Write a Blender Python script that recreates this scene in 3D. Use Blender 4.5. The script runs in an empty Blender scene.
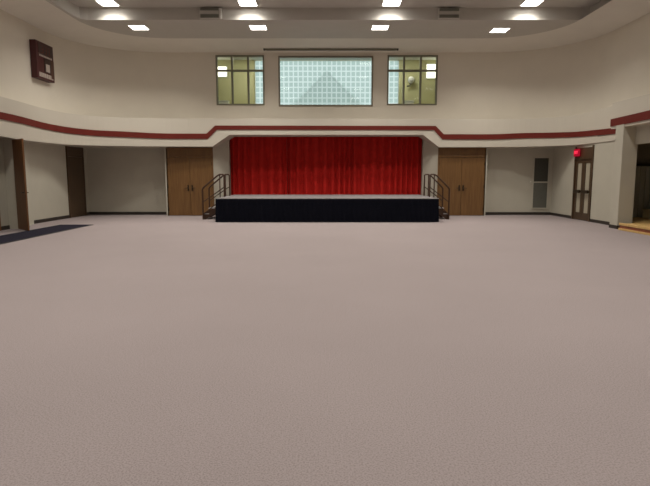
import bpy, bmesh, math, random
from mathutils import Vector, Matrix
random.seed(7)
S = bpy.context.scene
COL = S.collection
PI = math.pi

# ------------------------------------------------------------------ materials
def mat(name, col, rough=0.7, metal=0.0, noise=0.0, nscale=8.0, bump=0.0, bscale=200.0, spec=0.5):
    m = bpy.data.materials.new(name); m.use_nodes = True
    nt = m.node_tree; b = nt.nodes['Principled BSDF']
    b.inputs['Base Color'].default_value = (*col, 1)
    b.inputs['Roughness'].default_value = rough
    b.inputs['Metallic'].default_value = metal
    b.inputs['Specular IOR Level'].default_value = spec
    tc = nt.nodes.new('ShaderNodeTexCoord')
    if noise > 0:
        n = nt.nodes.new('ShaderNodeTexNoise'); n.inputs['Scale'].default_value = nscale
        n.inputs['Detail'].default_value = 6
        nt.links.new(tc.outputs['Object'], n.inputs['Vector'])
        r = nt.nodes.new('ShaderNodeValToRGB')
        r.color_ramp.elements[0].position = 0.3; r.color_ramp.elements[1].position = 0.7
        r.color_ramp.elements[0].color = (*[c * (1 - noise) for c in col], 1)
        r.color_ramp.elements[1].color = (*[min(1, c * (1 + noise)) for c in col], 1)
        nt.links.new(n.outputs['Fac'], r.inputs['Fac']); nt.links.new(r.outputs['Color'], b.inputs['Base Color'])
    if bump > 0:
        n2 = nt.nodes.new('ShaderNodeTexNoise'); n2.inputs['Scale'].default_value = bscale
        n2.inputs['Detail'].default_value = 3
        nt.links.new(tc.outputs['Object'], n2.inputs['Vector'])
        bp = nt.nodes.new('ShaderNodeBump'); bp.inputs['Strength'].default_value = bump
        bp.inputs['Distance'].default_value = 0.01
        nt.links.new(n2.outputs['Fac'], bp.inputs['Height']); nt.links.new(bp.outputs['Normal'], b.inputs['Normal'])
    return m

def wood(name, c1, c2, scale=3.0):
    m = bpy.data.materials.new(name); m.use_nodes = True
    nt = m.node_tree; b = nt.nodes['Principled BSDF']; b.inputs['Roughness'].default_value = 0.42
    tc = nt.nodes.new('ShaderNodeTexCoord'); mp = nt.nodes.new('ShaderNodeMapping')
    mp.inputs['Scale'].default_value = (6, 6, 0.5)
    n = nt.nodes.new('ShaderNodeTexNoise'); n.inputs['Scale'].default_value = scale; n.inputs['Detail'].default_value = 8
    n.inputs['Distortion'].default_value = 0.6
    r = nt.nodes.new('ShaderNodeValToRGB')
    r.color_ramp.elements[0].position = 0.32; r.color_ramp.elements[1].position = 0.68
    r.color_ramp.elements[0].color = (*c1, 1); r.color_ramp.elements[1].color = (*c2, 1)
    nt.links.new(tc.outputs['Object'], mp.inputs['Vector']); nt.links.new(mp.outputs['Vector'], n.inputs['Vector'])
    nt.links.new(n.outputs['Fac'], r.inputs['Fac']); nt.links.new(r.outputs['Color'], b.inputs['Base Color'])
    return m

def emit(name, col, strength):
    m = bpy.data.materials.new(name); m.use_nodes = True
    nt = m.node_tree; nt.nodes.clear()
    e = nt.nodes.new('ShaderNodeEmission'); e.inputs['Color'].default_value = (*col, 1); e.inputs['Strength'].default_value = strength
    o = nt.nodes.new('ShaderNodeOutputMaterial'); nt.links.new(e.outputs['Emission'], o.inputs['Surface'])
    return m

def glass(name, tint, gloss=0.06, diffuse=0.0, dcol=(0.8, 0.85, 0.85)):
    m = bpy.data.materials.new(name); m.use_nodes = True
    nt = m.node_tree; nt.nodes.clear()
    t = nt.nodes.new('ShaderNodeBsdfTransparent'); t.inputs['Color'].default_value = (*tint, 1)
    g = nt.nodes.new('ShaderNodeBsdfGlossy'); g.inputs['Roughness'].default_value = 0.03
    mx = nt.nodes.new('ShaderNodeMixShader'); mx.inputs['Fac'].default_value = gloss
    nt.links.new(t.outputs[0], mx.inputs[1]); nt.links.new(g.outputs[0], mx.inputs[2])
    last = mx
    if diffuse > 0:
        d = nt.nodes.new('ShaderNodeBsdfTranslucent'); d.inputs['Color'].default_value = (*dcol, 1)
        m2 = nt.nodes.new('ShaderNodeMixShader'); m2.inputs['Fac'].default_value = diffuse
        nt.links.new(mx.outputs[0], m2.inputs[1]); nt.links.new(d.outputs[0], m2.inputs[2]); last = m2
    o = nt.nodes.new('ShaderNodeOutputMaterial'); nt.links.new(last.outputs[0], o.inputs['Surface'])
    return m

M = dict(
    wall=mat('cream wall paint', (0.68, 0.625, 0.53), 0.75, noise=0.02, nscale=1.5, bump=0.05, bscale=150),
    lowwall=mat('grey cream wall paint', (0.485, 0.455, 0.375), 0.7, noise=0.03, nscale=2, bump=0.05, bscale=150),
    fascia=mat('pale fascia paint', (0.555, 0.51, 0.43), 0.6, noise=0.015, nscale=1.5),
    stripe=mat('maroon stripe paint', (0.135, 0.018, 0.012), 0.7, noise=0.06, nscale=3, spec=0.2),
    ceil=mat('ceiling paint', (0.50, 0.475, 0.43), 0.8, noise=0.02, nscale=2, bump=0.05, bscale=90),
    cove=mat('ceiling paint with bounce light', (0.72, 0.68, 0.61), 0.8, noise=0.02, nscale=2),  # bounce light on the slope is put into a paler ceiling colour
    base=mat('dark vinyl base', (0.030, 0.022, 0.017), 0.5),
    door=wood('oak door veneer', (0.130, 0.062, 0.019), (0.185, 0.092, 0.029)),
    doordark=wood('walnut door veneer', (0.055, 0.032, 0.016), (0.085, 0.048, 0.024)),
    doorleaf=wood('reddish door veneer', (0.135, 0.055, 0.018), (0.195, 0.085, 0.028)),
    nosing=wood('yellow wood nosing', (0.55, 0.34, 0.12), (0.68, 0.45, 0.18)),
    brownstrip=wood('brown wood strip', (0.20, 0.055, 0.022), (0.28, 0.085, 0.035)),
    bronze=mat('bronze hardware', (0.05, 0.035, 0.022), 0.4, 0.6),
    rail=mat('dark brown painted rail', (0.060, 0.030, 0.018), 0.42, 0.3),
    black=mat('black metal', (0.012, 0.012, 0.012), 0.5),
    skirt=mat('black navy skirt fabric', (0.0045, 0.005, 0.0095), 0.95, noise=0.25, nscale=30, spec=0.1),
    deck=mat('grey carpeted deck', (0.205, 0.185, 0.185), 0.9, noise=0.06, nscale=40),
    trimgrey=mat('light grey deck edge', (0.38, 0.36, 0.35), 0.6),
    curtain=mat('red velour', (0.45, 0.014, 0.010), 0.85, noise=0.10, nscale=5, spec=0.2),
    mat=mat('navy mat pile', (0.022, 0.020, 0.030), 0.95, noise=0.15, nscale=120, bump=0.3, spec=0.05),
    frame=mat('olive bronze window frame', (0.19, 0.18, 0.125), 0.5, 0.1),
    frame2=mat('brown window frame', (0.20, 0.165, 0.115), 0.55),
    white=mat('white plastic', (0.75, 0.74, 0.70), 0.5),
    grille=mat('grey green grille', (0.16, 0.16, 0.13), 0.6),
    slat=mat('vent slat grey', (0.32, 0.32, 0.28), 0.55),
    boxpaint=mat('vent housing paint', (0.52, 0.50, 0.45), 0.7),
    sb=mat('maroon scoreboard paint', (0.062, 0.009, 0.011), 0.45),
    sbdark=mat('dark scoreboard panel', (0.030, 0.010, 0.010), 0.3),
    sbbrown=mat('brown scoreboard side panel', (0.085, 0.036, 0.022), 0.5),
    sbwhite=mat('off white scoreboard marking', (0.50, 0.43, 0.38), 0.6),
    sbred=mat('dull red digit segment', (0.16, 0.02, 0.015), 0.4),
    gallery=mat('yellow green gallery paint', (0.62, 0.59, 0.34), 0.75),
    gceil=mat('gallery ceiling tile', (0.66, 0.66, 0.60), 0.8),
    pane=glass('window pane glass', (0.96, 0.98, 0.96), 0.012),
    block=glass('glass block', (0.66, 0.73, 0.71), 0.0, 0.45, (0.70, 0.77, 0.75)),
    joint=glass('glass block joint', (0.92, 0.94, 0.94), 0.0, 0.5, (0.95, 0.97, 0.97)),
    gable=mat('pale grey siding', (0.80, 0.86, 0.86), 0.8),
    roof=mat('grey roof shingle', (0.62, 0.68, 0.68), 0.85, noise=0.1, nscale=12),
    dglass=mat('dark panel glass', (0.05, 0.05, 0.04), 0.25),
    lglass=mat('grey lower panel', (0.115, 0.115, 0.095), 0.5, noise=0.06, nscale=10),
    paleglass=mat('frosted pale door glass', (0.42, 0.38, 0.29), 0.35),
    partition=mat('dark accordion vinyl', (0.45, 0.48, 0.45), 0.6),
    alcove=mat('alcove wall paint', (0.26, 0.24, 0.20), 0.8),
    box=mat('pale carton', (0.80, 0.76, 0.58), 0.7),
    troffer=emit('lamp diffuser', (1.0, 0.96, 0.89), 5.0),
    glamp=emit('gallery lamp diffuser', (1.0, 0.98, 0.78), 1.6),
    corridor=emit('corridor fill glow', (1.0, 0.97, 0.9), 2.5),  # glow of the added, unseen corridor fill
    gdown=emit('gallery downlight diffuser', (1.0, 0.98, 0.85), 16.0),
    exitred=emit('exit sign glow', (1.0, 0.04, 0.09), 0.8),
    exitface=emit('exit sign face', (0.5, 0.008, 0.03), 0.35),
)

# carpet: pinkish grey loop pile with darker flecks
def carpet():
    m = bpy.data.materials.new('pinkish grey carpet'); m.use_nodes = True
    nt = m.node_tree; b = nt.nodes['Principled BSDF']; b.inputs['Roughness'].default_value = 0.95
    b.inputs['Specular IOR Level'].default_value = 0.15
    tc = nt.nodes.new('ShaderNodeTexCoord')
    def noise(sc, det):
        n = nt.nodes.new('ShaderNodeTexNoise'); n.inputs['Scale'].default_value = sc; n.inputs['Detail'].default_value = det
        nt.links.new(tc.outputs['Object'], n.inputs['Vector']); return n
    n1 = noise(95, 3); n2 = noise(0.45, 3); n3 = noise(160, 2)
    r = nt.nodes.new('ShaderNodeValToRGB')
    r.color_ramp.elements[0].position = 0.36; r.color_ramp.elements[1].position = 0.56
    r.color_ramp.elements[0].color = (0.255, 0.211, 0.205, 1); r.color_ramp.elements[1].color = (0.335, 0.284, 0.280, 1)
    nt.links.new(n1.outputs['Fac'], r.inputs['Fac'])
    r2 = nt.nodes.new('ShaderNodeValToRGB')
    r2.color_ramp.elements[0].position = 0.3; r2.color_ramp.elements[1].position = 0.7
    r2.color_ramp.elements[0].color = (0.94, 0.94, 0.94, 1); r2.color_ramp.elements[1].color = (1, 1, 1, 1)
    nt.links.new(n2.outputs['Fac'], r2.inputs['Fac'])
    mx = nt.nodes.new('ShaderNodeMix'); mx.data_type = 'RGBA'; mx.blend_type = 'MULTIPLY'; mx.inputs['Factor'].default_value = 1
    nt.links.new(r.outputs['Color'], mx.inputs['A']); nt.links.new(r2.outputs['Color'], mx.inputs['B'])
    nt.links.new(mx.outputs['Result'], b.inputs['Base Color'])
    bp = nt.nodes.new('ShaderNodeBump'); bp.inputs['Strength'].default_value = 0.35; bp.inputs['Distance'].default_value = 0.008
    nt.links.new(n3.outputs['Fac'], bp.inputs['Height']); nt.links.new(bp.outputs['Normal'], b.inputs['Normal'])
    return m
M['carpet'] = carpet()

# ------------------------------------------------------------------ helpers
def link(name, bm, m, parent=None, loc=(0, 0, 0), smooth=False, kind=None, label=None):
    bmesh.ops.recalc_face_normals(bm, faces=bm.faces[:])
    me = bpy.data.meshes.new(name); bm.to_mesh(me); bm.free()
    if isinstance(m, (list, tuple)):
        for q in m: me.materials.append(q)
    else: me.materials.append(m)
    if smooth:
        for p in me.polygons: p.use_smooth = True
    o = bpy.data.objects.new(name, me); COL.objects.link(o); o.location = loc
    if parent: o.parent = parent
    if kind: o['kind'] = kind
    if label: o['label'] = label
    return o

def empty(name, loc=(0, 0, 0), rz=0.0, kind=None):
    o = bpy.data.objects.new(name, None); COL.objects.link(o); o.location = loc; o.rotation_euler = (0, 0, rz)
    o.empty_display_size = 0.2
    if kind: o['kind'] = kind
    return o

def tag(o, label, cat, group=None):
    o['label'] = label; o['category'] = cat
    if group: o['group'] = group
    return o

def box(bm, x0, x1, y0, y1, z0, z1, bev=0.0, mi=0):
    vs = [bm.verts.new((x, y, z)) for z in (z0, z1) for y in (y0, y1) for x in (x0, x1)]
    fs = [(0, 1, 3, 2), (4, 6, 7, 5), (0, 4, 5, 1), (2, 3, 7, 6), (0, 2, 6, 4), (1, 5, 7, 3)]
    faces = [bm.faces.new([vs[i] for i in f]) for f in fs]
    for f in faces: f.material_index = mi
    if bev > 0:
        es = list({e for f in faces for e in f.edges})
        bmesh.ops.bevel(bm, geom=es, offset=bev, segments=2, affect='EDGES', profile=0.5)

def bx(*a, **k):
    bm = bmesh.new(); box(bm, *a, **k); return bm

def cyl(bm, p0, p1, r, seg=10):
    p0, p1 = Vector(p0), Vector(p1); d = (p1 - p0); n = d.normalized()
    a = n.orthogonal().normalized(); b = n.cross(a)
    r0 = []; r1 = []
    for i in range(seg):
        t = 2 * PI * i / seg; v = a * math.cos(t) * r + b * math.sin(t) * r
        r0.append(bm.verts.new(p0 + v)); r1.append(bm.verts.new(p1 + v))
    for i in range(seg):
        j = (i + 1) % seg; bm.faces.new((r0[i], r0[j], r1[j], r1[i]))
    bm.faces.new(r0[::-1]); bm.faces.new(r1)

def tube(bm, pts, r, seg=10):
    """one bent tube through pts, with mitred rings"""
    pts = [Vector(p) for p in pts]; rings = []
    ref = None
    for i, p in enumerate(pts):
        if i == 0: t = (pts[1] - p).normalized()
        elif i == len(pts) - 1: t = (p - pts[i - 1]).normalized()
        else: t = ((p - pts[i - 1]).normalized() + (pts[i + 1] - p).normalized()).normalized()
        if ref is None: ref = t.orthogonal().normalized()
        a = (ref - t * ref.dot(t)).normalized(); b = t.cross(a); ref = a
        rings.append([bm.verts.new(p + a * math.cos(2 * PI * k / seg) * r + b * math.sin(2 * PI * k / seg) * r) for k in range(seg)])
    for A, B in zip(rings, rings[1:]):
        for k in range(seg):
            j = (k + 1) % seg; bm.faces.new((A[k], A[j], B[j], B[k]))
    bm.faces.new(rings[0][::-1]); bm.faces.new(rings[-1])

def catmull(pts, n=6):
    out = []
    P = [pts[0]] + list(pts) + [pts[-1]]
    for i in range(1, len(P) - 2):
        p0, p1, p2, p3 = (Vector(P[k]) for k in (i - 1, i, i + 1, i + 2))
        for k in range(n):
            t = k / n
            out.append(0.5 * ((2 * p1) + (-p0 + p2) * t + (2 * p0 - 5 * p1 + 4 * p2 - p3) * t * t + (-p0 + 3 * p1 - 3 * p2 + p3) * t ** 3))
    out.append(Vector(pts[-1])); return out

def strip_wall(bm, pts, z0, z1, th):
    """a wall of thickness th (to the left of the walking direction is inside)"""
    n = len(pts); inn = []; out = []
    for i, p in enumerate(pts):
        a = Vector(pts[max(i - 1, 0)]); b = Vector(pts[min(i + 1, n - 1)])
        d = (b - a).normalized(); nrm = Vector((d.y, -d.x))
        q = Vector(p) + nrm * th
        inn.append((bm.verts.new((p[0], p[1], z0)), bm.verts.new((p[0], p[1], z1))))
        out.append((bm.verts.new((q.x, q.y, z0)), bm.verts.new((q.x, q.y, z1))))
    for i in range(n - 1):
        bm.faces.new((inn[i][0], inn[i + 1][0], inn[i + 1][1], inn[i][1]))
        bm.faces.new((out[i][0], out[i][1], out[i + 1][1], out[i + 1][0]))
        bm.faces.new((inn[i][1], inn[i + 1][1], out[i + 1][1], out[i][1]))
        bm.faces.new((inn[i][0], out[i][0], out[i + 1][0], inn[i + 1][0]))
    for k in (0, n - 1):
        bm.faces.new((inn[k][0], inn[k][1], out[k][1], out[k][0]))

def grid_wall(bm, xs, zs, y0, y1, holes):
    for i in range(len(xs) - 1):
        for j in range(len(zs) - 1):
            cx, cz = (xs[i] + xs[i + 1]) / 2, (zs[j] + zs[j + 1]) / 2
            if any(h[0] < cx < h[1] and h[2] < cz < h[3] for h in holes): continue
            box(bm, xs[i], xs[i + 1], y0, y1, zs[j], zs[j + 1])

def text_mesh(name, body, size, depth, m, parent, loc, rot):
    cu = bpy.data.curves.new(name, 'FONT'); cu.body = body; cu.size = size; cu.extrude = depth
    cu.align_x = 'CENTER'; cu.align_y = 'CENTER'
    t = bpy.data.objects.new(name + '_src', cu); COL.objects.link(t)
    dg = bpy.context.evaluated_depsgraph_get(); dg.update()
    me = bpy.data.meshes.new_from_object(t.evaluated_get(dg))
    bpy.data.objects.remove(t)
    me.materials.clear(); me.materials.append(m)
    o = bpy.data.objects.new(name, me); COL.objects.link(o); o.location = loc; o.rotation_euler = rot
    if parent: o.parent = parent
    return o

# ------------------------------------------------------------------ room geometry numbers
CX, CYM = 0.10, 6.20
A, B, R = 9.15, 14.70, 3.1            # half sizes and corner radius of the upper room plan
YB = CYM + B                          # 20.9 back wall
ZS, ZC, ZW = 6.30, 6.66, 6.12         # lower soffit, coffer, top of wall

def arc(cx, cy, r, a0, a1, n):
    return [(cx + r * math.cos(a0 + (a1 - a0) * i / n), cy + r * math.sin(a0 + (a1 - a0) * i / n)) for i in range(n + 1)]

# floor -----------------------------------------------------------
bm = bmesh.new(); box(bm, -14, 14, -9.5, 22.5, -0.1, 0.0)
link('floor', bm, M['carpet'], kind='structure')

# upper walls (the inside is on the left when walked)
left_pts = [(CX - A, -8.0)] + [(CX - A, YB - R)]
left_pts = [(CX - A, y) for y in (-8.5, -2, 4, 10, 14)] + arc(CX - A + R, YB - R, R, PI, PI / 2, 60)
right_pts = arc(CX + A - R, YB - R, R, PI / 2, 0, 60) + [(CX + A, y) for y in (14, 10, 4, -2, -8.5)]
bm = bmesh.new(); strip_wall(bm, [Vector(p) for p in left_pts], 2.6, 6.9, -0.15)
link('wall_left', bm, M['wall'], kind='structure', smooth=False)
bm = bmesh.new(); strip_wall(bm, [Vector(p) for p in right_pts], 2.6, 6.9, -0.15)
link('wall_right', bm, M['wall'], kind='structure')
for nme in ('wall_left', 'wall_right'):
    for p in bpy.data.objects[nme].data.polygons:
        p.use_smooth = False
XL, XR = CX - A + R, CX + A - R
WL, WC, WR = (-4.13, -2.30, 4.18, 6.02), (-1.76, 1.82, 4.14, 5.99), (2.36, 4.26, 4.18, 6.02)
bm = bmesh.new()
grid_wall(bm, [XL, WL[0], -3.70, WL[1], WC[0], WC[1], WR[0], 3.78, WR[1], XR], [2.6, 3.08, 4.14, 4.18, 5.99, 6.02, 6.9], YB, YB + 0.15, [WL, WC, WR, (-3.70, 3.78, 2.6, 3.08)])
bmesh.ops.remove_doubles(bm, verts=bm.verts[:], dist=1e-4)
link('wall_back', bm, M['wall'], kind='structure')
link('wall_front', bx(-10, 10, -8.65, -8.5, 0, 6.9), M['wall'], kind='structure')

# ceiling: coffer, riser, lower soffit, sloped perimeter ------------
def ray_rr(th, cx, cy, ax, by, r):
    lo, hi = 0.0, 60.0
    dx, dy = math.cos(th), math.sin(th)
    def inside(t):
        x, y = abs(dx * t + 0), abs(dy * t)
        if x > ax or y > by: return False
        if x > ax - r and y > by - r: return (x - ax + r) ** 2 + (y - by + r) ** 2 <= r * r
        return True
    for _ in range(50):
        m_ = (lo + hi) / 2
        if inside(m_): lo = m_
        else: hi = m_
    return (cx + dx * lo, cy + dy * lo)
cofY = CYM
N = 360
ths = [2 * PI * (i + 0.5) / N for i in range(N)]
cof = [(p[0] + 0.2, p[1]) for p in (ray_rr(t, CX, CYM, 7.9, 11.1, 0.25) for t in ths)]
ins = [ray_rr(t, CX, CYM, A - 1.35, B - 1.35, R - 0.8) for t in ths]
wal = [ray_rr(t, CX, CYM, A, B, R) for t in ths]
wal2 = [ray_rr(t, CX, CYM, A + 0.12, B + 0.12, R) for t in ths]
bm = bmesh.new()
loops = [[bm.verts.new((p[0], p[1], z)) for p in L] for L, z in ((cof, ZC), (cof, ZS), (ins, ZS), (wal, ZW), (wal2, ZW), (wal2, ZC + 0.2), (cof, ZC + 0.2))]
for k in range(len(loops) - 1):
    Lp, Lq = loops[k], loops[k + 1]
    for i in range(N):
        j = (i + 1) % N
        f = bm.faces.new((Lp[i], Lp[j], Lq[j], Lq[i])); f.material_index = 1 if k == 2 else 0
c_up = bm.faces.new(loops[0]); bm.faces.new(loops[6])
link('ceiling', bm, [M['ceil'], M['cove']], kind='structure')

# fascia (continuous bulkhead under the upper wall) with a maroon stripe ----------
# station: x, y, bottom z, stripe bottom z, stripe top z, top z, bottom dx
def st(x, y, zb, z1, z2, zt): return (x, y, zb, z1, z2, zt)
Lf = [(-8.45, -8.4, 2.55, 2.98, 3.16, 3.57), (-8.45, 4, 2.55, 2.98, 3.16, 3.57), (-8.45, 11, 2.55, 2.98, 3.16, 3.57), (-8.47, 13.5, 2.55, 2.98, 3.16, 3.57), (-8.55, 15.2, 2.52, 2.97, 3.16, 3.57), (-8.68, 16.8, 2.53, 2.94, 3.13, 3.57),
      (-8.55, 18.1, 2.54, 2.91, 3.11, 3.57), (-8.05, 19.0, 2.56, 2.89, 3.09, 3.57), (-7.15, 19.55, 2.57, 2.88, 3.08, 3.57), (-6.0, 19.85, 2.575, 2.85, 3.04, 3.58), (-5.0, 19.95, 2.575, 2.85, 3.04, 3.58)]
Lf = [tuple(v) for v in catmull(Lf, 5)] if False else Lf
def cat_n(pts, n):
    out = []
    P = [pts[0]] + list(pts) + [pts[-1]]
    for i in range(1, len(P) - 2):
        for k in range(n):
            t = k / n
            out.append(tuple(0.5 * (2 * P[i][c] + (P[i + 1][c] - P[i - 1][c]) * t + (2 * P[i - 1][c] - 5 * P[i][c] + 4 * P[i + 1][c] - P[i + 2][c]) * t * t
                       + (-P[i - 1][c] + 3 * P[i][c] - 3 * P[i + 1][c] + P[i + 2][c]) * t ** 3) for c in range(len(pts[0]))))
    out.append(pts[-1]); return out
Ls = cat_n(Lf, 6)
Rf = [(5.0, 20.1, 2.56, 2.84, 3.03, 3.58), (6.2, 20.1, 2.565, 2.84, 3.03, 3.58), (7.3, 19.95, 2.57, 2.87, 3.06, 3.57), (8.15, 19.45, 2.57, 2.85, 3.04, 3.57), (8.6, 18.6, 2.56, 2.82, 3.00, 3.57), (8.72, 17.5, 2.56, 2.79, 2.97, 3.61), (8.72, 16.4, 2.56, 2.76, 2.94, 3.61), (8.72, 15.7, 2.56, 2.75, 2.93, 3.61)]
Rs = cat_n(Rf, 6)
# per-station rows with their own x so the raised centre bay has mitred corners
def rows(s): return [Vector((s[0], s[1], z)) for z in s[2:6]]
def jog(xb, x1, x2, xt, y, zb, z1, z2, zt):
    return [Vector((xb, y, zb)), Vector((x1, y, z1)), Vector((x2, y, z2)), Vector((xt, y, zt))]
stations = [rows(s) for s in Ls]
stations += [jog(-4.14, -4.30, -4.34, -4.5, 19.95, 2.575, 2.85, 3.04, 3.58), jog(-3.50, -3.96, -4.02, -4.15, 19.95, 3.00, 3.18, 3.33, 3.58)]
stations += [jog(3.62, 4.02, 4.08, 4.2, 20.1, 3.01, 3.18, 3.33, 3.58), jog(4.22, 4.34, 4.38, 4.5, 20.1, 2.56, 2.84, 3.03, 3.58)]
stations += [rows(s) for s in Rs]
def fascia(stations, name, outer):
    root = empty(name, (0, 0, 0), kind='structure')
    bmw = bmesh.new(); bms = bmesh.new()
    prev = None
    n = len(stations)
    for i, s in enumerate(stations):
        o = outer(s[0])
        ring = [bmw.verts.new(v) for v in (s[0], s[1], s[2], s[3])]
        ob = bmw.verts.new((o.x, o.y, s[0].z)); ot = bmw.verts.new((o.x, o.y, s[3].z))
        # stripe proud of the bulkhead by 2 cm
        a = stations[max(i - 1, 0)][1]; b = stations[min(i + 1, n - 1)][1]
        d = (b - a); d.z = 0; d.normalize(); nr = Vector((d.y, -d.x, 0)) * 0.025
        sr = [bms.verts.new(v) for v in (s[1], s[1] + nr, s[2] + nr, s[2])]
        cur = (ring + [ot, ob], sr)
        if prev:
            for P, Q, bmm in ((prev[0], cur[0], bmw), (prev[1], cur[1], bms)):
                m_ = len(P)
                for k in range(m_):
                    bmm.faces.new((P[k], Q[k], Q[(k + 1) % m_], P[(k + 1) % m_]))
        else:
            bmw.faces.new(cur[0]); bms.faces.new(cur[1])
        prev = cur
    bmw.faces.new(prev[0][::-1]); bms.faces.new(prev[1][::-1])
    link('bulkhead', bmw, M['fascia'], root)
    link('stripe', bms, M['stripe'], root, label='maroon stripe running along the pale bulkhead')
    return root
def outer(v):
    x, y = v.x, v.y
    if y < 17.0: return Vector((math.copysign(9.32, x), y, 0))
    if abs(x) < 5.2: return Vector((x, 21.02, 0))
    # push outwards from the room's corner centre
    c = Vector((math.copysign(5.2, x), 17.0, 0)); d = (Vector((x, y, 0)) - c).normalized()
    p = c + d * 8
    p.x = max(-9.32, min(9.32, p.x)); p.y = min(21.02, p.y)
    t = min((9.32 - 5.2) / abs(d.x) if abs(d.x) > 1e-4 else 99, (21.02 - 17.0) / d.y if d.y > 1e-4 else 99)
    return c + d * t
fascia(stations, 'trim_1', outer)
# nearer right-hand bulkhead over the alcove, standing proud of the rest and stepped up
near = [rows(s) for s in [(8.35, 15.92, 2.86, 2.93, 3.14, 3.60), (8.35, 14.7, 2.87, 2.94, 3.16, 3.60), (8.35, 13.4, 2.88, 2.96, 3.19, 3.60), (8.35, 11.0, 2.90, 3.0, 3.22, 3.60), (8.35, 4.0, 2.90, 3.0, 3.22, 3.60), (8.35, -8.4, 2.90, 3.0, 3.22, 3.60)]]
fascia(near, 'trim_2', outer)

# lower walls ------------------------------------------------------
bm = bmesh.new()   # left: doorway between y=15.3 and 16.2
box(bm, -9.35, -9.0, -8.5, 15.3, 0, 2.6)
box(bm, -9.35, -9.0, 15.3, 16.2, 2.45, 2.6); box(bm, -9.0, -8.71, 15.19, 15.30, 0, 2.58)
box(bm, -9.35, -9.2, 16.2, 21.05, 0, 2.6)
box(bm, -9.2, -9.02, 16.2, 16.38, 0, 2.58)       # narrow pilaster strips beside the doorway
box(bm, -9.2, -9.12, 16.55, 16.72, 0, 2.58)
# corridor behind the doorway
box(bm, -10.7, -10.55, 14.4, 17.3, 0, 2.6); box(bm, -10.7, -9.35, 14.3, 14.45, 0, 2.6); box(bm, -10.7, -9.35, 17.2, 17.35, 0, 2.6); box(bm, -10.7, -9.35, 14.3, 17.35, 2.55, 2.7)
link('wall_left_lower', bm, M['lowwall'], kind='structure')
bm = bmesh.new()
box(bm, -9.35, -6.02, 20.9, 21.05, 0, 2.6)
box(bm, -6.02, -5.94, 20.33, 21.05, 0, 2.6)
box(bm, -4.26, -4.20, 20.38, 21.05, 0, 2.6)
box(bm, 4.24, 4.30, 20.38, 21.05, 0, 2.6)
box(bm, 6.02, 6.10, 20.33, 21.05, 0, 2.6)
box(bm, 6.10, 8.95, 20.75, 21.05, 0, 2.6)
box(bm, -5.94, -4.26, 20.9, 21.05, 0, 2.6); box(bm, 4.30, 6.02, 20.9, 21.05, 0, 2.6)
# splayed jambs beside the stage curtain
for pts in ([(-4.20, 20.38), (-3.70, 20.92), (-3.70, 21.5), (-4.20, 21.5)], [(4.24, 20.38), (4.24, 21.5), (3.78, 21.5), (3.78, 20.92)]):
    lo = [bm.verts.new((x, y, 0)) for x, y in pts]; hi = [bm.verts.new((x, y, 3.1)) for x, y in pts]
    bm.faces.new(lo); bm.faces.new(hi)
    for k in range(4): bm.faces.new((lo[k], lo[(k + 1) % 4], hi[(k + 1) % 4], hi[k]))
box(bm, -3.70, 3.78, 21.4, 21.5, 0, 3.1); box(bm, -3.7, 3.78, 20.95, 21.5, 3.06, 3.2)
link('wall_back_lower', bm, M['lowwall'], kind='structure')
bm = bmesh.new()
box(bm, 8.75, 8.86, 15.6, 17.68, 0, 2.6); box(bm, 8.75, 8.86, 18.85, 21.05, 0, 2.6); box(bm, 8.75, 8.86, 17.68, 18.85, 2.45, 2.6)
box(bm, 8.86, 9.0, 17.6, 18.95, 0, 2.6)
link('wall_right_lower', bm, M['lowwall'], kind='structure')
bm = bmesh.new(); box(bm, 8.33, 8.76, 15.2, 15.62, 0, 2.95, bev=0.012)
link('wall_right_pillar', bm, M['lowwall'], kind='structure')
bm = bmesh.new(); box(bm, 8.68, 8.76, 9.0, 15.2, 2.38, 2.95); box(bm, 8.5, 8.76, -8.5, 9.0, 0, 2.95)
link('wall_right_header', bm, M['lowwall'], kind='structure')
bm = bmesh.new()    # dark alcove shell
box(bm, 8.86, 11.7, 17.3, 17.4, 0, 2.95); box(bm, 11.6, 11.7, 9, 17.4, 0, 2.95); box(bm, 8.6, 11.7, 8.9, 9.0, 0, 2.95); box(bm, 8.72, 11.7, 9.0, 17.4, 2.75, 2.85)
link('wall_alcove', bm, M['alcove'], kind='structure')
bm = bmesh.new(); box(bm, 9.2, 9.5, -8.5, 17.5, 2.7, 3.3)
link('wall_right_backing', bm, M['wall'], kind='structure')

# baseboards
bm = bmesh.new()
box(bm, -9.2, -9.185, 16.72, 19.2, 0, 0.11); box(bm, -9.2, -9.185, 20.56, 20.9, 0, 0.11); box(bm, -9.0, -8.985, -8.4, 13.35, 0, 0.11); box(bm, -9.0, -8.985, 14.75, 15.27, 0, 0.11); box(bm, -10.55, -10.53, 14.45, 17.2, 0, 0.11)
link('baseboard_left', bm, M['base'], kind='structure')
bm = bmesh.new()
box(bm, -9.185, -6.02, 20.885, 20.9, 0, 0.11); box(bm, 6.10, 8.74, 20.735, 20.75, 0, 0.11)
link('baseboard_back', bm, M['base'], kind='structure')
bm = bmesh.new()
box(bm, 8.735, 8.75, 15.62, 17.6, 0, 0.10); box(bm, 8.735, 8.75, 18.93, 20.74, 0, 0.10); box(bm, 8.318, 8.33, 15.19, 15.62, 0, 0.10); box(bm, 8.318, 8.6, 15.188, 15.2, 0, 0.10)
link('baseboard_right', bm, M['base'], kind='structure')

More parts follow.
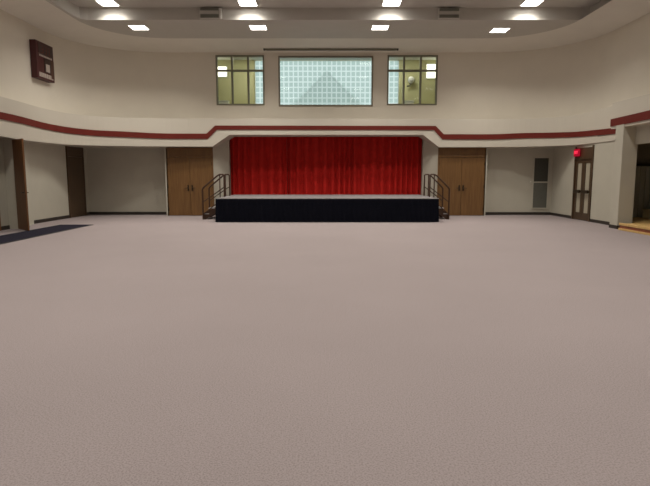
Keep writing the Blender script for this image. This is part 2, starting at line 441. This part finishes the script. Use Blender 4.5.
# ------------------------------------------------------------------ doors
def lever(parent, x, y, z, side, m):
    bm = bmesh.new(); box(bm, x - 0.03, x + 0.03, y - 0.012, y, z - 0.11, z + 0.11, bev=0.004)
    cyl(bm, (x, y - 0.012, z), (x, y - 0.06, z), 0.012); tube(bm, [(x, y - 0.055, z), (x + side * 0.05, y - 0.06, z), (x + side * 0.13, y - 0.055, z - 0.005)], 0.011)
    return link('handle', bm, m, parent)
def double_door(name, x0, x1, y, label):
    root = empty(name, ((x0 + x1) / 2, y, 0), kind='structure')
    w = (x1 - x0) / 2
    bm = bmesh.new()
    box(bm, -w, -w + 0.05, -0.03, 0.05, 0, 2.56, bev=0.006); box(bm, w - 0.05, w, -0.03, 0.05, 0, 2.56, bev=0.006); box(bm, -w + 0.05, w - 0.05, -0.03, 0.05, 2.20, 2.26, bev=0.006); box(bm, -w + 0.05, w - 0.05, -0.03, 0.05, 2.50, 2.56)
    link('door_frame', bm, M['door'], root)
    link('transom_panel', bx(-w + 0.05, w - 0.05, -0.005, 0.04, 2.26, 2.50), M['door'], root)
    for s in (-1, 1):
        a, b = (-w + 0.055, -0.004) if s < 0 else (0.004, w - 0.055)
        lf = link('door_leaf', bx(a, b, -0.012, 0.035, 0.012, 2.195, bev=0.004), M['door'], root)
        lever(lf, s * 0.075, -0.012, 1.05, s, M['bronze'])
        bm = bmesh.new()
        for z in (0.25, 1.1, 1.95): cyl(bm, (s * (w - 0.05), -0.02, z - 0.06), (s * (w - 0.05), -0.02, z + 0.06), 0.012)
        link('hinge', bm, M['bronze'], lf)
    return root
double_door('door_1', -5.98, -4.21, 20.36, '')
double_door('door_2', 4.25, 6.06, 20.36, '')
# left side wall: dark flush door
r = empty('door_3', (-9.2, 19.88, 0), kind='structure')
bm = bmesh.new(); box(bm, 0, 0.05, -0.66, -0.60, 0, 2.56); box(bm, 0, 0.05, 0.60, 0.66, 0, 2.56); box(bm, 0, 0.05, -0.6, 0.6, 2.2, 2.26)
link('door_frame', bm, M['doordark'], r)
lf = link('door_leaf', bx(0.0, 0.035, -0.595, 0.595, 0.01, 2.19, bev=0.004), M['doordark'], r)
bm = bmesh.new(); cyl(bm, (0.035, 0.48, 1.05), (0.09, 0.48, 1.05), 0.012); tube(bm, [(0.085, 0.48, 1.05), (0.085, 0.36, 1.05)], 0.011); link('handle', bm, M['bronze'], lf)
link('transom_panel', bx(0.0, 0.04, -0.6, 0.6, 2.26, 2.55), M['doordark'], r)
# left doorway with its leaf swung right back into the hall
r = empty('door_4', (-9.0, 15.75, 0), kind='structure')
bm = bmesh.new(); box(bm, -0.1, 0.01, -0.45, -0.40, 0, 2.45); box(bm, -0.1, 0.01, 0.40, 0.45, 0, 2.45); box(bm, -0.1, 0.01, -0.40, 0.40, 2.40, 2.45)
link('door_frame', bm, M['lowwall'], r)
lf = link('door_leaf', bx(0, 0.80, -0.022, 0.022, 0.012, 2.50, bev=0.004), M['doorleaf'], r, loc=(0.30, -0.60, 0), label='reddish wood leaf standing open into the hall')
lf.rotation_euler = (0, 0, math.radians(-43.5))
bm = bmesh.new()
for s in (-1, 1):
    cyl(bm, (0.73, s * 0.022, 1.05), (0.73, s * 0.075, 1.05), 0.012); tube(bm, [(0.73, s * 0.07, 1.05), (0.61, s * 0.07, 1.05)], 0.011)
link('handle', bm, M['bronze'], lf)
rc = tag(empty('corridor_fill_light', (-9.95, 15.8, 2.548)), 'added fill light in the side corridor beyond the open left doorway, out of sight', 'light')  # unseen fill, added only to brighten the corridor walls
link('housing', bx(-0.16, 0.16, -0.5, 0.5, -0.05, 0.0, bev=0.008), M['white'], rc)
link('diffuser', bx(-0.13, 0.13, -0.47, 0.47, -0.07, -0.045, bev=0.008), M['corridor'], rc)
# closed door at the left edge of the photo
r = empty('door_6', (-9.0, 14.05, 0), kind='structure')
bm = bmesh.new(); box(bm, 0.0, 0.05, -0.68, -0.60, 0, 2.5); box(bm, 0.0, 0.05, 0.60, 0.68, 0, 2.5); box(bm, 0.0, 0.05, -0.60, 0.60, 2.2, 2.5)
link('door_frame', bm, M['doorleaf'], r)
l6 = link('door_leaf', bx(0.0, 0.03, -0.595, 0.595, 0.01, 2.195, bev=0.004), M['doorleaf'], r)
bm = bmesh.new(); cyl(bm, (0.03, -0.48, 1.05), (0.085, -0.48, 1.05), 0.012); tube(bm, [(0.08, -0.48, 1.05), (0.08, -0.36, 1.05)], 0.011); link('handle', bm, M['bronze'], l6)
# right exit door, dark frame with tall pale lites and push bars
r = empty('door_5', (8.75, 18.26, 0), kind='structure')
bm = bmesh.new(); box(bm, -0.04, 0.08, -0.64, -0.57, 0, 2.5); box(bm, -0.04, 0.08, 0.57, 0.64, 0, 2.5); box(bm, -0.04, 0.08, -0.57, 0.57, 2.06, 2.14)
link('door_frame', bm, M['doordark'], r)
link('transom_panel', bx(0.0, 0.06, -0.57, 0.57, 2.14, 2.45), M['doordark'], r)
for s in (-1, 1):
    a, b = (-0.565, -0.004) if s < 0 else (0.004, 0.565)
    bm = bmesh.new()
    box(bm, -0.005, 0.045, a, a + 0.13, 0.01, 2.055); box(bm, -0.005, 0.045, b - 0.13, b, 0.01, 2.055)
    box(bm, -0.005, 0.045, a + 0.13, b - 0.13, 0.01, 0.26); box(bm, -0.005, 0.045, a + 0.13, b - 0.13, 1.93, 2.055)
    lf = link('door_leaf', bm, M['doordark'], r)
    link('door_glass', bx(0.012, 0.028, a + 0.13, b - 0.13, 0.26, 1.93), M['paleglass'], lf)
    bm = bmesh.new(); box(bm, -0.10, -0.055, a + 0.05, b - 0.05, 0.92, 1.03, bev=0.01); box(bm, -0.06, 0, a + 0.06, a + 0.10, 0.94, 1.01); box(bm, -0.06, 0, b - 0.10, b - 0.06, 0.94, 1.01)
    link('push_bar', bm, M['bronze'], lf)

# ------------------------------------------------------------------ windows
def lite_window(name, w, lab):
    x0, x1, z0, z1 = w
    root = empty(name, ((x0 + x1) / 2, YB, z0), kind='structure'); h = z1 - z0; hw = (x1 - x0) / 2
    bm = bmesh.new(); t = 0.055
    box(bm, -hw, -hw + t, -0.025, 0.12, 0, h); box(bm, hw - t, hw, -0.025, 0.12, 0, h)
    box(bm, -hw + t, hw - t, -0.025, 0.12, 0, t); box(bm, -hw + t, hw - t, -0.025, 0.12, h - t, h)
    link('window_frame', bm, M['frame'], root)
    zt = 1.28
    bm = bmesh.new()
    xs = [-hw + t, -hw / 3 + 0.0, hw / 3, hw - t]
    for x in (-hw / 3, hw / 3): box(bm, x - 0.035, x + 0.035, -0.015, 0.10, t, h - t)
    for a, b in ((-hw + t, -hw / 3 - 0.035), (-hw / 3 + 0.035, hw / 3 - 0.035), (hw / 3 + 0.035, hw - t)): box(bm, a, b, -0.015, 0.10, zt - 0.035, zt + 0.035)
    link('mullion', bm, M['frame'], root)
    for a, b in ((-hw + t, -hw / 3 - 0.035), (-hw / 3 + 0.035, hw / 3 - 0.035), (hw / 3 + 0.035, hw - t)):
        link('pane', bx(a, b, 0.04, 0.046, t, zt - 0.035), M['pane'], root)
        link('pane', bx(a, b, 0.04, 0.046, zt + 0.035, h - t), M['pane'], root)
lite_window('window_1', WL, ''); lite_window('window_3', WR, '')
x0, x1, z0, z1 = WC
root = empty('window_2', ((x0 + x1) / 2, YB, z0), kind='structure'); hw = (x1 - x0) / 2; h = z1 - z0; t = 0.05
bm = bmesh.new()
box(bm, -hw, -hw + t, -0.03, 0.12, 0, h); box(bm, hw - t, hw, -0.03, 0.12, 0, h); box(bm, -hw + t, hw - t, -0.03, 0.12, 0, t); box(bm, -hw + t, hw - t, -0.03, 0.12, h - t, h)
link('window_frame', bm, M['frame2'], root)
link('pane', bx(-hw + t, hw - t, 0.04, 0.046, t, h - t), M['pane'], root)

# gallery behind the windows ----------------------------------------
GX, GY, GZ = 5.6, 23.0, 6.28
gx0, gx1, gz0, gz1 = -2.92, 3.08, 3.88, 6.27
bm = bmesh.new()
box(bm, -GX, gx0, GY, GY + 0.12, 3.6, GZ); box(bm, gx1, GX, GY, GY + 0.12, 3.6, GZ); box(bm, gx0, gx1, GY, GY + 0.12, 3.6, gz0); box(bm, gx0, gx1, GY, GY + 0.12, gz1, GZ)
box(bm, -GX - 0.12, -GX, YB + 0.15, GY + 0.12, 3.6, GZ); box(bm, GX, GX + 0.12, YB + 0.15, GY + 0.12, 3.6, GZ)
link('wall_gallery', bm, M['gallery'], kind='structure')
link('ceiling_gallery', bx(-GX - 0.12, GX + 0.12, YB + 0.15, GY + 0.12, GZ, GZ + 0.1), M['gceil'], kind='structure')
link('floor_gallery', bx(-GX - 0.12, GX + 0.12, YB + 0.15, GY + 0.12, 3.5, 3.6), M['deck'], kind='structure')
# glass block window of the gallery
root = empty('window_4', ((gx0 + gx1) / 2, GY, gz0), kind='structure'); hw = (gx1 - gx0) / 2; h = gz1 - gz0
nx, nz = 30, 11; dx = 2 * hw / nx; dz = h / nz; g = 0.026
bm = bmesh.new(); bj = bmesh.new()
for i in range(nx):
    for j in range(nz):
        box(bm, -hw + i * dx + g, -hw + (i + 1) * dx - g, 0.03, 0.07, j * dz + g, (j + 1) * dz - g)
for i in range(nx + 1):
    box(bj, -hw + i * dx - (g if i else 0), -hw + i * dx + (g if i < nx else 0), 0.035, 0.065, 0, h)
for j in range(nz + 1):
    for i in range(nx):
        box(bj, -hw + i * dx + g, -hw + (i + 1) * dx - g, 0.035, 0.065, max(0, j * dz - g), min(h, j * dz + g))
link('glass_block_panel', bm, M['block'], root); link('block_joint', bj, M['joint'], root)
# neighbouring gabled building seen through the blocks
root = tag(empty('gabled_building', (0.1, 26.0, 0)), 'pale grey gabled building outside, seen through the glass blocks of the middle upper window', 'building')
bm = bmesh.new()
hwid, apex, eave = 1.85, 6.32, 4.55
for k in range(24):
    z0_ = k * apex / 24; z1_ = (k + 1) * apex / 24
    def half(z): return hwid if z <= eave else hwid * (apex - z) / (apex - eave)
    a, b = half(z0_), half(z1_)
    if b < 0.01: b = 0.01
    vs = [bm.verts.new(p) for p in ((-a, 0.0, z0_), (a, 0.0, z0_), (b, 0.02, z1_), (-b, 0.02, z1_), (-a, 1.6, z0_), (a, 1.6, z0_), (b, 1.6, z1_), (-b, 1.6, z1_))]
    for f in ((0, 1, 2, 3), (4, 7, 6, 5), (0, 4, 5, 1), (3, 2, 6, 7), (0, 3, 7, 4), (1, 5, 6, 2)): bm.faces.new([vs[q] for q in f])
link('siding', bm, M['gable'], root)
bm = bmesh.new()
for s in (-1, 1):
    pts = [(s * (hwid + 0.12), eave - 0.10), (0, apex + 0.02), (0, apex + 0.10), (s * (hwid + 0.16), eave - 0.03)]
    f_ = [bm.verts.new((x, -0.1, z)) for x, z in pts]; b_ = [bm.verts.new((x, 1.7, z)) for x, z in pts]
    bm.faces.new(f_); bm.faces.new(b_)
    for k in range(4): bm.faces.new((f_[k], f_[(k + 1) % 4], b_[(k + 1) % 4], b_[k]))
link('roof', bm, M['roof'], root)
# gallery lamps
def gallery_lamp(x, z, h, lab):
    r = tag(empty('gallery_light', (x, GY, z)), lab, 'light')
    bm = bmesh.new(); box(bm, -0.30, 0.30, -0.06, -0.002, -h, h, bev=0.01); link('housing', bm, M['white'], r)
    link('diffuser', bx(-0.27, 0.27, -0.12, -0.06, -h + 0.03, h - 0.03, bev=0.015), M['glamp'], r)
gallery_lamp(-4.36, 5.80, 0.22, 'lit square wall light in the gallery behind the left upper window')
gallery_lamp(4.50, 5.82, 0.30, 'lit tall wall light in the gallery behind the right upper window')
for x in (-3.0, 3.0):
    r = tag(empty('gallery_downlight', (x, 21.9, GZ - 0.001)), 'flat ceiling light inside the gallery, above the %s upper window' % ('left' if x < 0 else 'right'), 'light')
    bm = bmesh.new(); box(bm, -0.4, 0.4, -0.15, 0.15, -0.045, 0, bev=0.008); link('housing', bm, M['white'], r)
    link('diffuser', bx(-0.37, 0.37, -0.12, 0.12, -0.06, -0.04, bev=0.008), M['gdown'], r)
r = tag(empty('wall_lamp', (3.57, GY, 5.42)), 'round white globe lamp on the gallery wall behind the right upper window', 'lamp')
bm = bmesh.new(); cyl(bm, (0, 0, -0.02), (0, -0.03, -0.02), 0.09, 16); tube(bm, [(0, -0.02, -0.05), (-0.04, -0.12, -0.20), (-0.16, -0.16, -0.22)], 0.035); link('bracket', bm, M['frame'], r)
bm = bmesh.new(); bmesh.ops.create_icosphere(bm, subdivisions=3, radius=0.14, matrix=Matrix.Translation((0.0, -0.16, 0.03))); link('globe', bm, M['white'], r, smooth=True)
for x, w, lab in ((-4.2, 0.48, 'white carton on the ledge inside the left upper window'), (3.46, 0.36, 'white carton on the ledge inside the right upper window')):
    r = tag(empty('carton', (x, 22.6, 4.40)), lab, 'box')
    link('body', bx(-w / 2, w / 2, -0.12, 0.12, 0, 0.13, bev=0.006), M['white'], r)
    link('lid', bx(-w / 2 - 0.01, w / 2 + 0.01, -0.13, 0.13, 0.13, 0.17, bev=0.006), M['white'], r)
bm = bmesh.new(); box(bm, -5.5, gx0 - 0.05, 22.4, 22.99, 4.34, 4.40); box(bm, gx1 + 0.05, 5.5, 22.4, 22.99, 4.34, 4.40)
box(bm, -5.5, gx0 - 0.05, 22.45, 22.99, 3.6, 4.34); box(bm, gx1 + 0.05, 5.5, 22.45, 22.99, 3.6, 4.34)
link('trim_gallery_ledge', bm, M['gallery'], kind='structure')

# ------------------------------------------------------------------ stage
SX0, SX1, SY0, SY1, SZ = -3.54, 3.68, 17.40, 20.85, 0.785
r = tag(empty('stage_platform', (0.07, 19.2, 0)), 'low portable stage with grey top and black skirt before the red curtain', 'stage')
ox, oy = 0.07, 19.2
link('deck', bx(SX0 - ox, SX1 - ox, SY0 - oy + 0.02, SY1 - oy, SZ - 0.10, SZ, bev=0.008), M['deck'], r, label='grey carpeted deck')
bm = bmesh.new(); box(bm, SX0 - ox - 0.012, SX1 - ox + 0.012, SY0 - oy, SY0 - oy + 0.02, SZ - 0.025, SZ + 0.002); link('edge_trim', bm, M['trimgrey'], r)
bm = bmesh.new()    # pleated skirt round front and both ends
def skirt_path():
    P = []
    x0, x1, y0, y1 = SX0 - ox, SX1 - ox, SY0 - oy, SY1 - oy - 0.05
    def seg(a, b, nrm):
        L = (Vector(b) - Vector(a)).length; n = int(L / 0.022)
        for k in range(n):
            t = k / n; p = Vector(a).lerp(Vector(b), t)
            w = math.sin(2 * PI * t * L / 0.16); P.append((p, nrm, w))
    seg((x0, y1), (x0, y0), Vector((-1, 0))); seg((x0, y0), (x1, y0), Vector((0, -1))); seg((x1, y0), (x1, y1), Vector((1, 0)))
    return P
prev = None
for p, nrm, w in skirt_path():
    top = p + nrm * (0.014 + 0.004 * w); bot = p + nrm * (0.030 + 0.014 * w)
    cur = [bm.verts.new((top.x, top.y, SZ - 0.022)), bm.verts.new((bot.x, bot.y, 0.012))]
    if prev: bm.faces.new((prev[0], prev[1], cur[1], cur[0]))
    prev = cur
sk = link('skirt', bm, M['skirt'], r, smooth=True, label='black pleated skirt')
for x in (-3.2, -1.2, 1.2, 3.2):
    for y in (-1.4, 1.4):
        bm = bmesh.new(); cyl(bm, (x, y, 0), (x, y, SZ - 0.1), 0.025); link('leg', bm, M['black'], r)

# stairs with rails at both ends of the stage -------------------------
def stage_stair(x, s, lab):
    """s=-1 runs down to the left, +1 to the right; origin on the floor at the stage end"""
    r = tag(empty('stage_stair', (x, 19.1, 0)), lab, 'stairs')
    n = 3; run = 0.205 if s < 0 else 0.18; w = 0.50
    for k in range(n):
        z = SZ - 0.19 * (k + 1); a, b = sorted((s * (k * run + 0.03), s * ((k + 1) * run + 0.05)))
        link('tread', bx(a, b, -w, w, z - 0.035, z, bev=0.006), M['trimgrey'], r)
    for y in (-w + 0.02, w - 0.02):
        bm = bmesh.new()
        pts = [(s * 0.03, SZ - 0.24), (s * 0.03, SZ - 0.42), (s * (n * run - 0.05), 0.0), (s * (n * run + 0.05), 0.0), (s * (n * run + 0.05), SZ - 0.19 * n - 0.04)]
        A_ = [bm.verts.new((px, y - 0.015, pz)) for px, pz in pts]; B_ = [bm.verts.new((px, y + 0.015, pz)) for px, pz in pts]
        bm.faces.new(A_); bm.faces.new(B_)
        for k in range(5): bm.faces.new((A_[k], A_[(k + 1) % 5], B_[(k + 1) % 5], B_[k]))
        link('stringer', bm, M['rail'], r)
    xb = s * (n * run + 0.03); xt = -s * 0.01
    for y in (-w - 0.02, w + 0.02):
        bm = bmesh.new()
        tube(bm, [(xb, y, 0), (xb, y, 1.04), (xb - s * 0.03, y, 1.10), (xt + s * 0.12, y, 1.52), (xt + s * 0.04, y, 1.555), (xt - s * 0.06, y, 1.555), (xt - s * 0.10, y, 1.52), (xt - s * 0.10, y, SZ)], 0.028, 8)
        h_ = link('handrail', bm, M['rail'], r)
        bm = bmesh.new(); tube(bm, [(xb, y, 0.60), (xt - s * 0.10, y, 1.12)], 0.017, 8); tube(bm, [(xb, y, 0.18), (xt + s * 0.06, y, 0.64)], 0.017, 8)
        link('mid_rail', bm, M['rail'], h_)
        bm = bmesh.new(); tube(bm, [(xt + s * 0.05, y, 0.50), (xt + s * 0.05, y, 1.54)], 0.020, 8); link('post', bm, M['rail'], h_)
    return r
stage_stair(SX0 - 0.05, -1, 'small stage stair with brown handrails at the left end of the stage')
stage_stair(SX1 + 0.05, 1, 'small stage stair with brown handrails at the right end of the stage')

# ------------------------------------------------------------------ curtain
def curtain(x0, x1, y, lab, seed):
    rnd = random.Random(seed)
    r = tag(empty('stage_curtain', ((x0 + x1) / 2, y, 0.0)), lab, 'curtain', 'red curtain panels behind the stage')
    hw = (x1 - x0) / 2; n = int((x1 - x0) / 0.02)
    bm = bmesh.new(); zs = [0.03, 0.5, 0.9, 1.5, 2.2, 2.7, 3.0]
    ph = 0; cols = []
    for i in range(n + 1):
        x = -hw + 2 * hw * i / n
        ph += (2 * PI / n * 2 * hw) / (0.27 + 0.09 * math.sin(x * 2.3 + seed) + 0.03 * rnd.random())
        col = []
        for z in zs:
            amp = 0.085 - 0.025 * (z / 3.0)
            d = amp * math.sin(ph + 0.15 * math.sin(z * 1.7 + x)) + 0.012 * math.sin(ph * 2.1 + z)
            col.append(bm.verts.new((x, d, z)))
        cols.append(col)
    for a, b in zip(cols, cols[1:]):
        for k in range(len(zs) - 1): bm.faces.new((a[k], b[k], b[k + 1], a[k + 1]))
    c = link('drape', bm, M['curtain'], r, smooth=True)
    link('heading', bx(-hw, hw, 0.02, 0.05, 2.94, 3.04), M['curtain'], r)
    return r
curtain(-3.69, -1.481, 21.10, 'red pleated curtain panel at the left end of the stage backdrop', 1)
curtain(-1.479, 0.979, 21.10, 'red pleated curtain panel in the middle of the stage backdrop', 2)
curtain(0.981, 3.77, 21.10, 'red pleated curtain panel at the right end of the stage backdrop', 3)

# ------------------------------------------------------------------ ceiling lights
LAMP_W, LAMP_SPREAD = 26.0, 125.0
def troffer_proto(lab, loc):
    r = tag(empty('ceiling_light', loc), lab, 'ceiling light', 'square ceiling lights')
    w = 0.28; f = 0.025
    bm = bmesh.new()
    for a in ((-w, w, -w, -w + f), (-w, w, w - f, w), (-w, -w + f, -w + f, w - f), (w - f, w, -w + f, w - f)): box(bm, *a, -0.022, 0.0)
    link('frame', bm, M['white'], r)
    link('diffuser', bx(-w + f, w - f, -w + f, w - f, -0.016, -0.004), M['troffer'], r)
    ld = bpy.data.lights.new('lamp', 'AREA'); ld.shape = 'SQUARE'; ld.size = 0.50; ld.energy = LAMP_W; ld.color = (1.0, 0.955, 0.875); ld.spread = math.radians(LAMP_SPREAD)
    lo = bpy.data.objects.new('lamp', ld); COL.objects.link(lo); lo.parent = r; lo.location = (0, 0, -0.024)
    return r
spots = []
nm = ['leftmost', 'second from left', 'third from left', 'rightmost']
for x, n_ in zip((-6.52, -2.32, 2.0, 6.20), nm): spots.append((x, 16.82, ZC, n_ + ' of the four lit square lights in the raised ceiling'))
for x, y, n_ in ((-6.05, 18.12, nm[0]), (-2.17, 18.12, nm[1]), (1.79, 18.12, nm[2]), (5.78, 18.45, nm[3])): spots.append((x, y, ZS, n_ + ' of the four lit square lights in the lower ceiling before the windows'))
for y, nr in ((12.9, 'first'), (9.1, 'second'), (5.3, 'third'), (1.5, 'fourth')):
    for x, n_ in zip((-6.52, -2.32, 2.0, 6.20), nm): spots.append((x, y, ZC, n_ + ' lit square ceiling light of the %s row overhead, out of the photo' % nr))
proto = None
for x, y, z, lab in spots:
    if proto is None: proto = troffer_proto(lab, (x, y, z)); continue
    c = proto.copy(); COL.objects.link(c); c.location = (x, y, z); c['label'] = lab
    for ch in list(proto.children):
        d = ch.copy(); COL.objects.link(d); d.parent = c

# ------------------------------------------------------------------ vents on the riser
def vent(x, w, lab, bracket):
    r = tag(empty('air_vent', (x, 17.29, 6.31)), lab, 'air vent', 'air vents on the ceiling riser')
    link('housing', bx(-w, w, -0.10, -0.002, 0, 0.31, bev=0.006), M['boxpaint'], r)
    for z0_, hh in ((0.02, 0.11), (0.235, 0.065)) if bracket else ((0.02, 0.095), (0.215, 0.085)):
        gq = link('grille', bx(-w + 0.03, w - 0.03, -0.108, -0.10, z0_, z0_ + hh), M['grille'], r)
        bm = bmesh.new(); k = 3
        for i in range(k): box(bm, -w + 0.035, w - 0.035, -0.118, -0.108, z0_ + (i + 0.4) * hh / k, z0_ + (i + 0.55) * hh / k)
        link('slat', bm, M['slat'], gq)
    if bracket: link('side_flange', bx(w, w + 0.06, -0.13, -0.002, -0.0, 0.30, bev=0.006), M['white'], r, label='white upright flange on the right side')
vent(-3.55, 0.31, 'small grey air vent with a white side flange, left on the ceiling riser', True)
vent(3.82, 0.33, 'grey air vent with two dark slots, right on the ceiling riser', False)
# slot of the projector screen in the ceiling
r = tag(empty('screen_case', (0.22, 20.52, 6.165)), 'long thin dark screen case on the ceiling above the middle upper window', 'screen case')
link('case', bx(-2.45, 2.45, -0.05, 0.05, -0.05, 0.0, bev=0.008), M['frame'], r)
bm = bmesh.new(); box(bm, -2.38, 2.38, -0.03, 0.03, -0.056, -0.051); link('slot', bm, M['black'], r)
for s in (-1, 1): link('end_cap', bx(s * 2.47 - 0.02, s * 2.47 + 0.02, -0.055, 0.055, -0.055, 0.0), M['black'], r)

# ------------------------------------------------------------------ scoreboard on the left wall
r = tag(empty('scoreboard', (CX - A, 17.52, 4.52)), 'dark maroon scoreboard hung high on the left wall', 'scoreboard')
L, Hh, D = 0.525, 1.13, 0.20
link('cabinet', bx(0.002, D, -L, L, 0, Hh, bev=0.012), M['sb'], r)
link('clock_panel', bx(D, D + 0.012, -L + 0.12, L - 0.05, Hh - 0.36, Hh - 0.06), M['sbdark'], r)
for k, y in enumerate((-0.22, -0.02, 0.16)):
    bm = bmesh.new()
    for zz in (0.80, 0.90, 1.00): box(bm, D + 0.012, D + 0.017, y, y + 0.091, zz, zz + 0.016)
    box(bm, D + 0.012, D + 0.017, y + 0.09, y + 0.106, 0.80, 1.016)
    link('digit', bm, M['sbred'], r)
link('period_panel', bx(D, D + 0.012, -0.10, 0.46, 0.24, 0.66), M['sbdark'], r)
link('side_panel', bx(D, D + 0.014, 0.30, 0.50, 0.10, 0.66), M['sbbrown'], r)
bm = bmesh.new()
for i in range(9): box(bm, D + 0.012, D + 0.018, -0.38 + i * 0.088, -0.38 + i * 0.088 + 0.06, 0.68, 0.735)
link('lettering_strip', bm, M['sbwhite'], r)
link('score_window', bx(D + 0.012, D + 0.02, -0.02, 0.22, 0.26, 0.50, bev=0.003), M['sbwhite'], r)
bm = bmesh.new()
for i in range(8): box(bm, D, D + 0.01, -0.42 + i * 0.11, -0.42 + i * 0.11 + 0.075, 0.06, 0.19)
link('lettering_strip', bm, M['sbwhite'], r)

# ------------------------------------------------------------------ exit sign
r = tag(empty('exit_sign', (8.75, 18.66, 2.17)), 'red lit exit sign over the dark double door on the right wall', 'exit sign')
link('case', bx(-0.11, -0.045, -0.17, 0.17, 0, 0.25, bev=0.008), M['exitface'], r)
text_mesh('lettering', 'EXIT', 0.145, 0.003, M['exitred'], r, (-0.114, 0, 0.13), (PI / 2, 0, -PI / 2))
link('bracket', bx(-0.045, -0.001, -0.06, 0.06, 0.06, 0.20), M['black'], r)

# tall framed panel on the right of the back wall
r = tag(empty('wall_panel', (8.30, 20.75, 0.24)), 'tall framed wall panel, dark above and grey below, right of the double doors', 'panel')
bm = bmesh.new(); w, hh = 0.31, 1.98
box(bm, -w, -w + 0.04, -0.04, -0.001, 0, hh); box(bm, w - 0.04, w, -0.04, -0.001, 0, hh); box(bm, -w + 0.04, w - 0.04, -0.04, -0.001, 0, 0.04); box(bm, -w + 0.04, w - 0.04, -0.04, -0.001, hh - 0.04, hh); box(bm, -w + 0.04, w - 0.04, -0.04, -0.001, 1.0, 1.05)
link('frame', bm, M['lowwall'], r)
link('upper_pane', bx(-w + 0.04, w - 0.04, -0.02, -0.002, 1.05, hh - 0.04), M['dglass'], r, label='dark upper pane')
lp = link('lower_pane', bx(-w + 0.04, w - 0.04, -0.02, -0.002, 0.04, 1.0), M['lglass'], r, label='grey lower pane')
# small wall plate
r = tag(empty('wall_plate', (7.92, 20.75, 1.28)), 'small pale wall plate beside the tall framed panel', 'switch plate')
link('plate', bx(-0.06, 0.06, -0.012, -0.001, -0.06, 0.06, bev=0.004), M['lowwall'], r)
link('toggle', bx(-0.012, 0.012, -0.03, -0.012, -0.02, 0.02, bev=0.003), M['white'], r)

# floor mat
r = tag(empty('floor_mat', (-7.68, 13.0, 0)), 'dark navy runner mat on the carpet along the left wall', 'mat')
link('pile', bx(-0.47, 0.47, -3.4, 3.45, 0.001, 0.012, bev=0.003), M['mat'], r)
bm = bmesh.new()
for a in ((-0.52, -0.472, -3.45, 3.5), (0.472, 0.52, -3.45, 3.5), (-0.472, 0.472, -3.45, -3.402), (-0.472, 0.472, 3.452, 3.5)): box(bm, *a, 0.001, 0.010)
link('border', bm, M['black'], r)

# ------------------------------------------------------------------ alcove on the right
r = tag(empty('side_platform', (9.8, 13.5, 0)), 'low platform edged with yellow and brown wood strips beside the right pillar', 'platform')
bm = bmesh.new(); box(bm, -0.93, 1.78, -4.45, 3.75, 0.0, 0.185); box(bm, -1.50, -0.93, -4.45, 1.42, 0.0, 0.185)
link('deck', bm, M['nosing'], r)
link('nosing', bx(-1.56, -1.50, -4.45, 1.45, 0.135, 0.20, bev=0.008), M['nosing'], r, label='yellow wood nosing')
link('riser_strip', bx(-1.54, -1.50, -4.45, 1.44, 0.055, 0.135), M['brownstrip'], r, label='brown wood riser')
link('toe_strip', bx(-1.57, -1.50, -4.45, 1.45, 0.0, 0.055, bev=0.005), M['nosing'], r)
r = tag(empty('folding_partition', (9.95, 17.1, 0.19)), 'dark pleated folding partition at the back of the right alcove', 'partition')
bm = bmesh.new(); prev = None
for i in range(29):
    x = -1.02 + i * 0.085; y = 0.05 if i % 2 else -0.05
    cur = [bm.verts.new((x, y, 0)), bm.verts.new((x, y, 1.62)), bm.verts.new((x, y + 0.012, 1.62)), bm.verts.new((x, y + 0.012, 0))]
    if prev:
        for k in range(4): bm.faces.new((prev[k], cur[k], cur[(k + 1) % 4], prev[(k + 1) % 4]))
    prev = cur
link('pleats', bm, M['partition'], r)
link('track', bx(-1.05, 1.45, -0.06, 0.07, 1.62, 1.68), M['black'], r)
r = tag(empty('carton', (10.22, 16.6, 0.186)), 'pale carton on the low platform in the right alcove', 'box')
link('body', bx(-0.24, 0.24, -0.2, 0.2, 0, 0.24, bev=0.006), M['box'], r)
link('lid', bx(-0.25, 0.25, -0.21, 0.21, 0.24, 0.29, bev=0.006), M['box'], r)

# ------------------------------------------------------------------ world and camera
w = bpy.data.worlds.new('World'); S.world = w; w.use_nodes = True
bg = w.node_tree.nodes['Background']; bg.inputs['Color'].default_value = (0.88, 0.95, 0.97, 1); bg.inputs['Strength'].default_value = 0.66
cam = bpy.data.cameras.new('camera'); cam.sensor_width = 36; cam.lens = 535 * 36 / 650
co = bpy.data.objects.new('camera', cam); COL.objects.link(co); S.camera = co
co.location = (0, 0, 1.5); co.rotation_euler = (PI / 2 - math.radians(7.138), 0, 0)
cam.clip_end = 200
S.view_settings.view_transform = 'Standard'; S.view_settings.look = 'None'; S.view_settings.gamma = 1
S.view_settings.exposure = 1.05
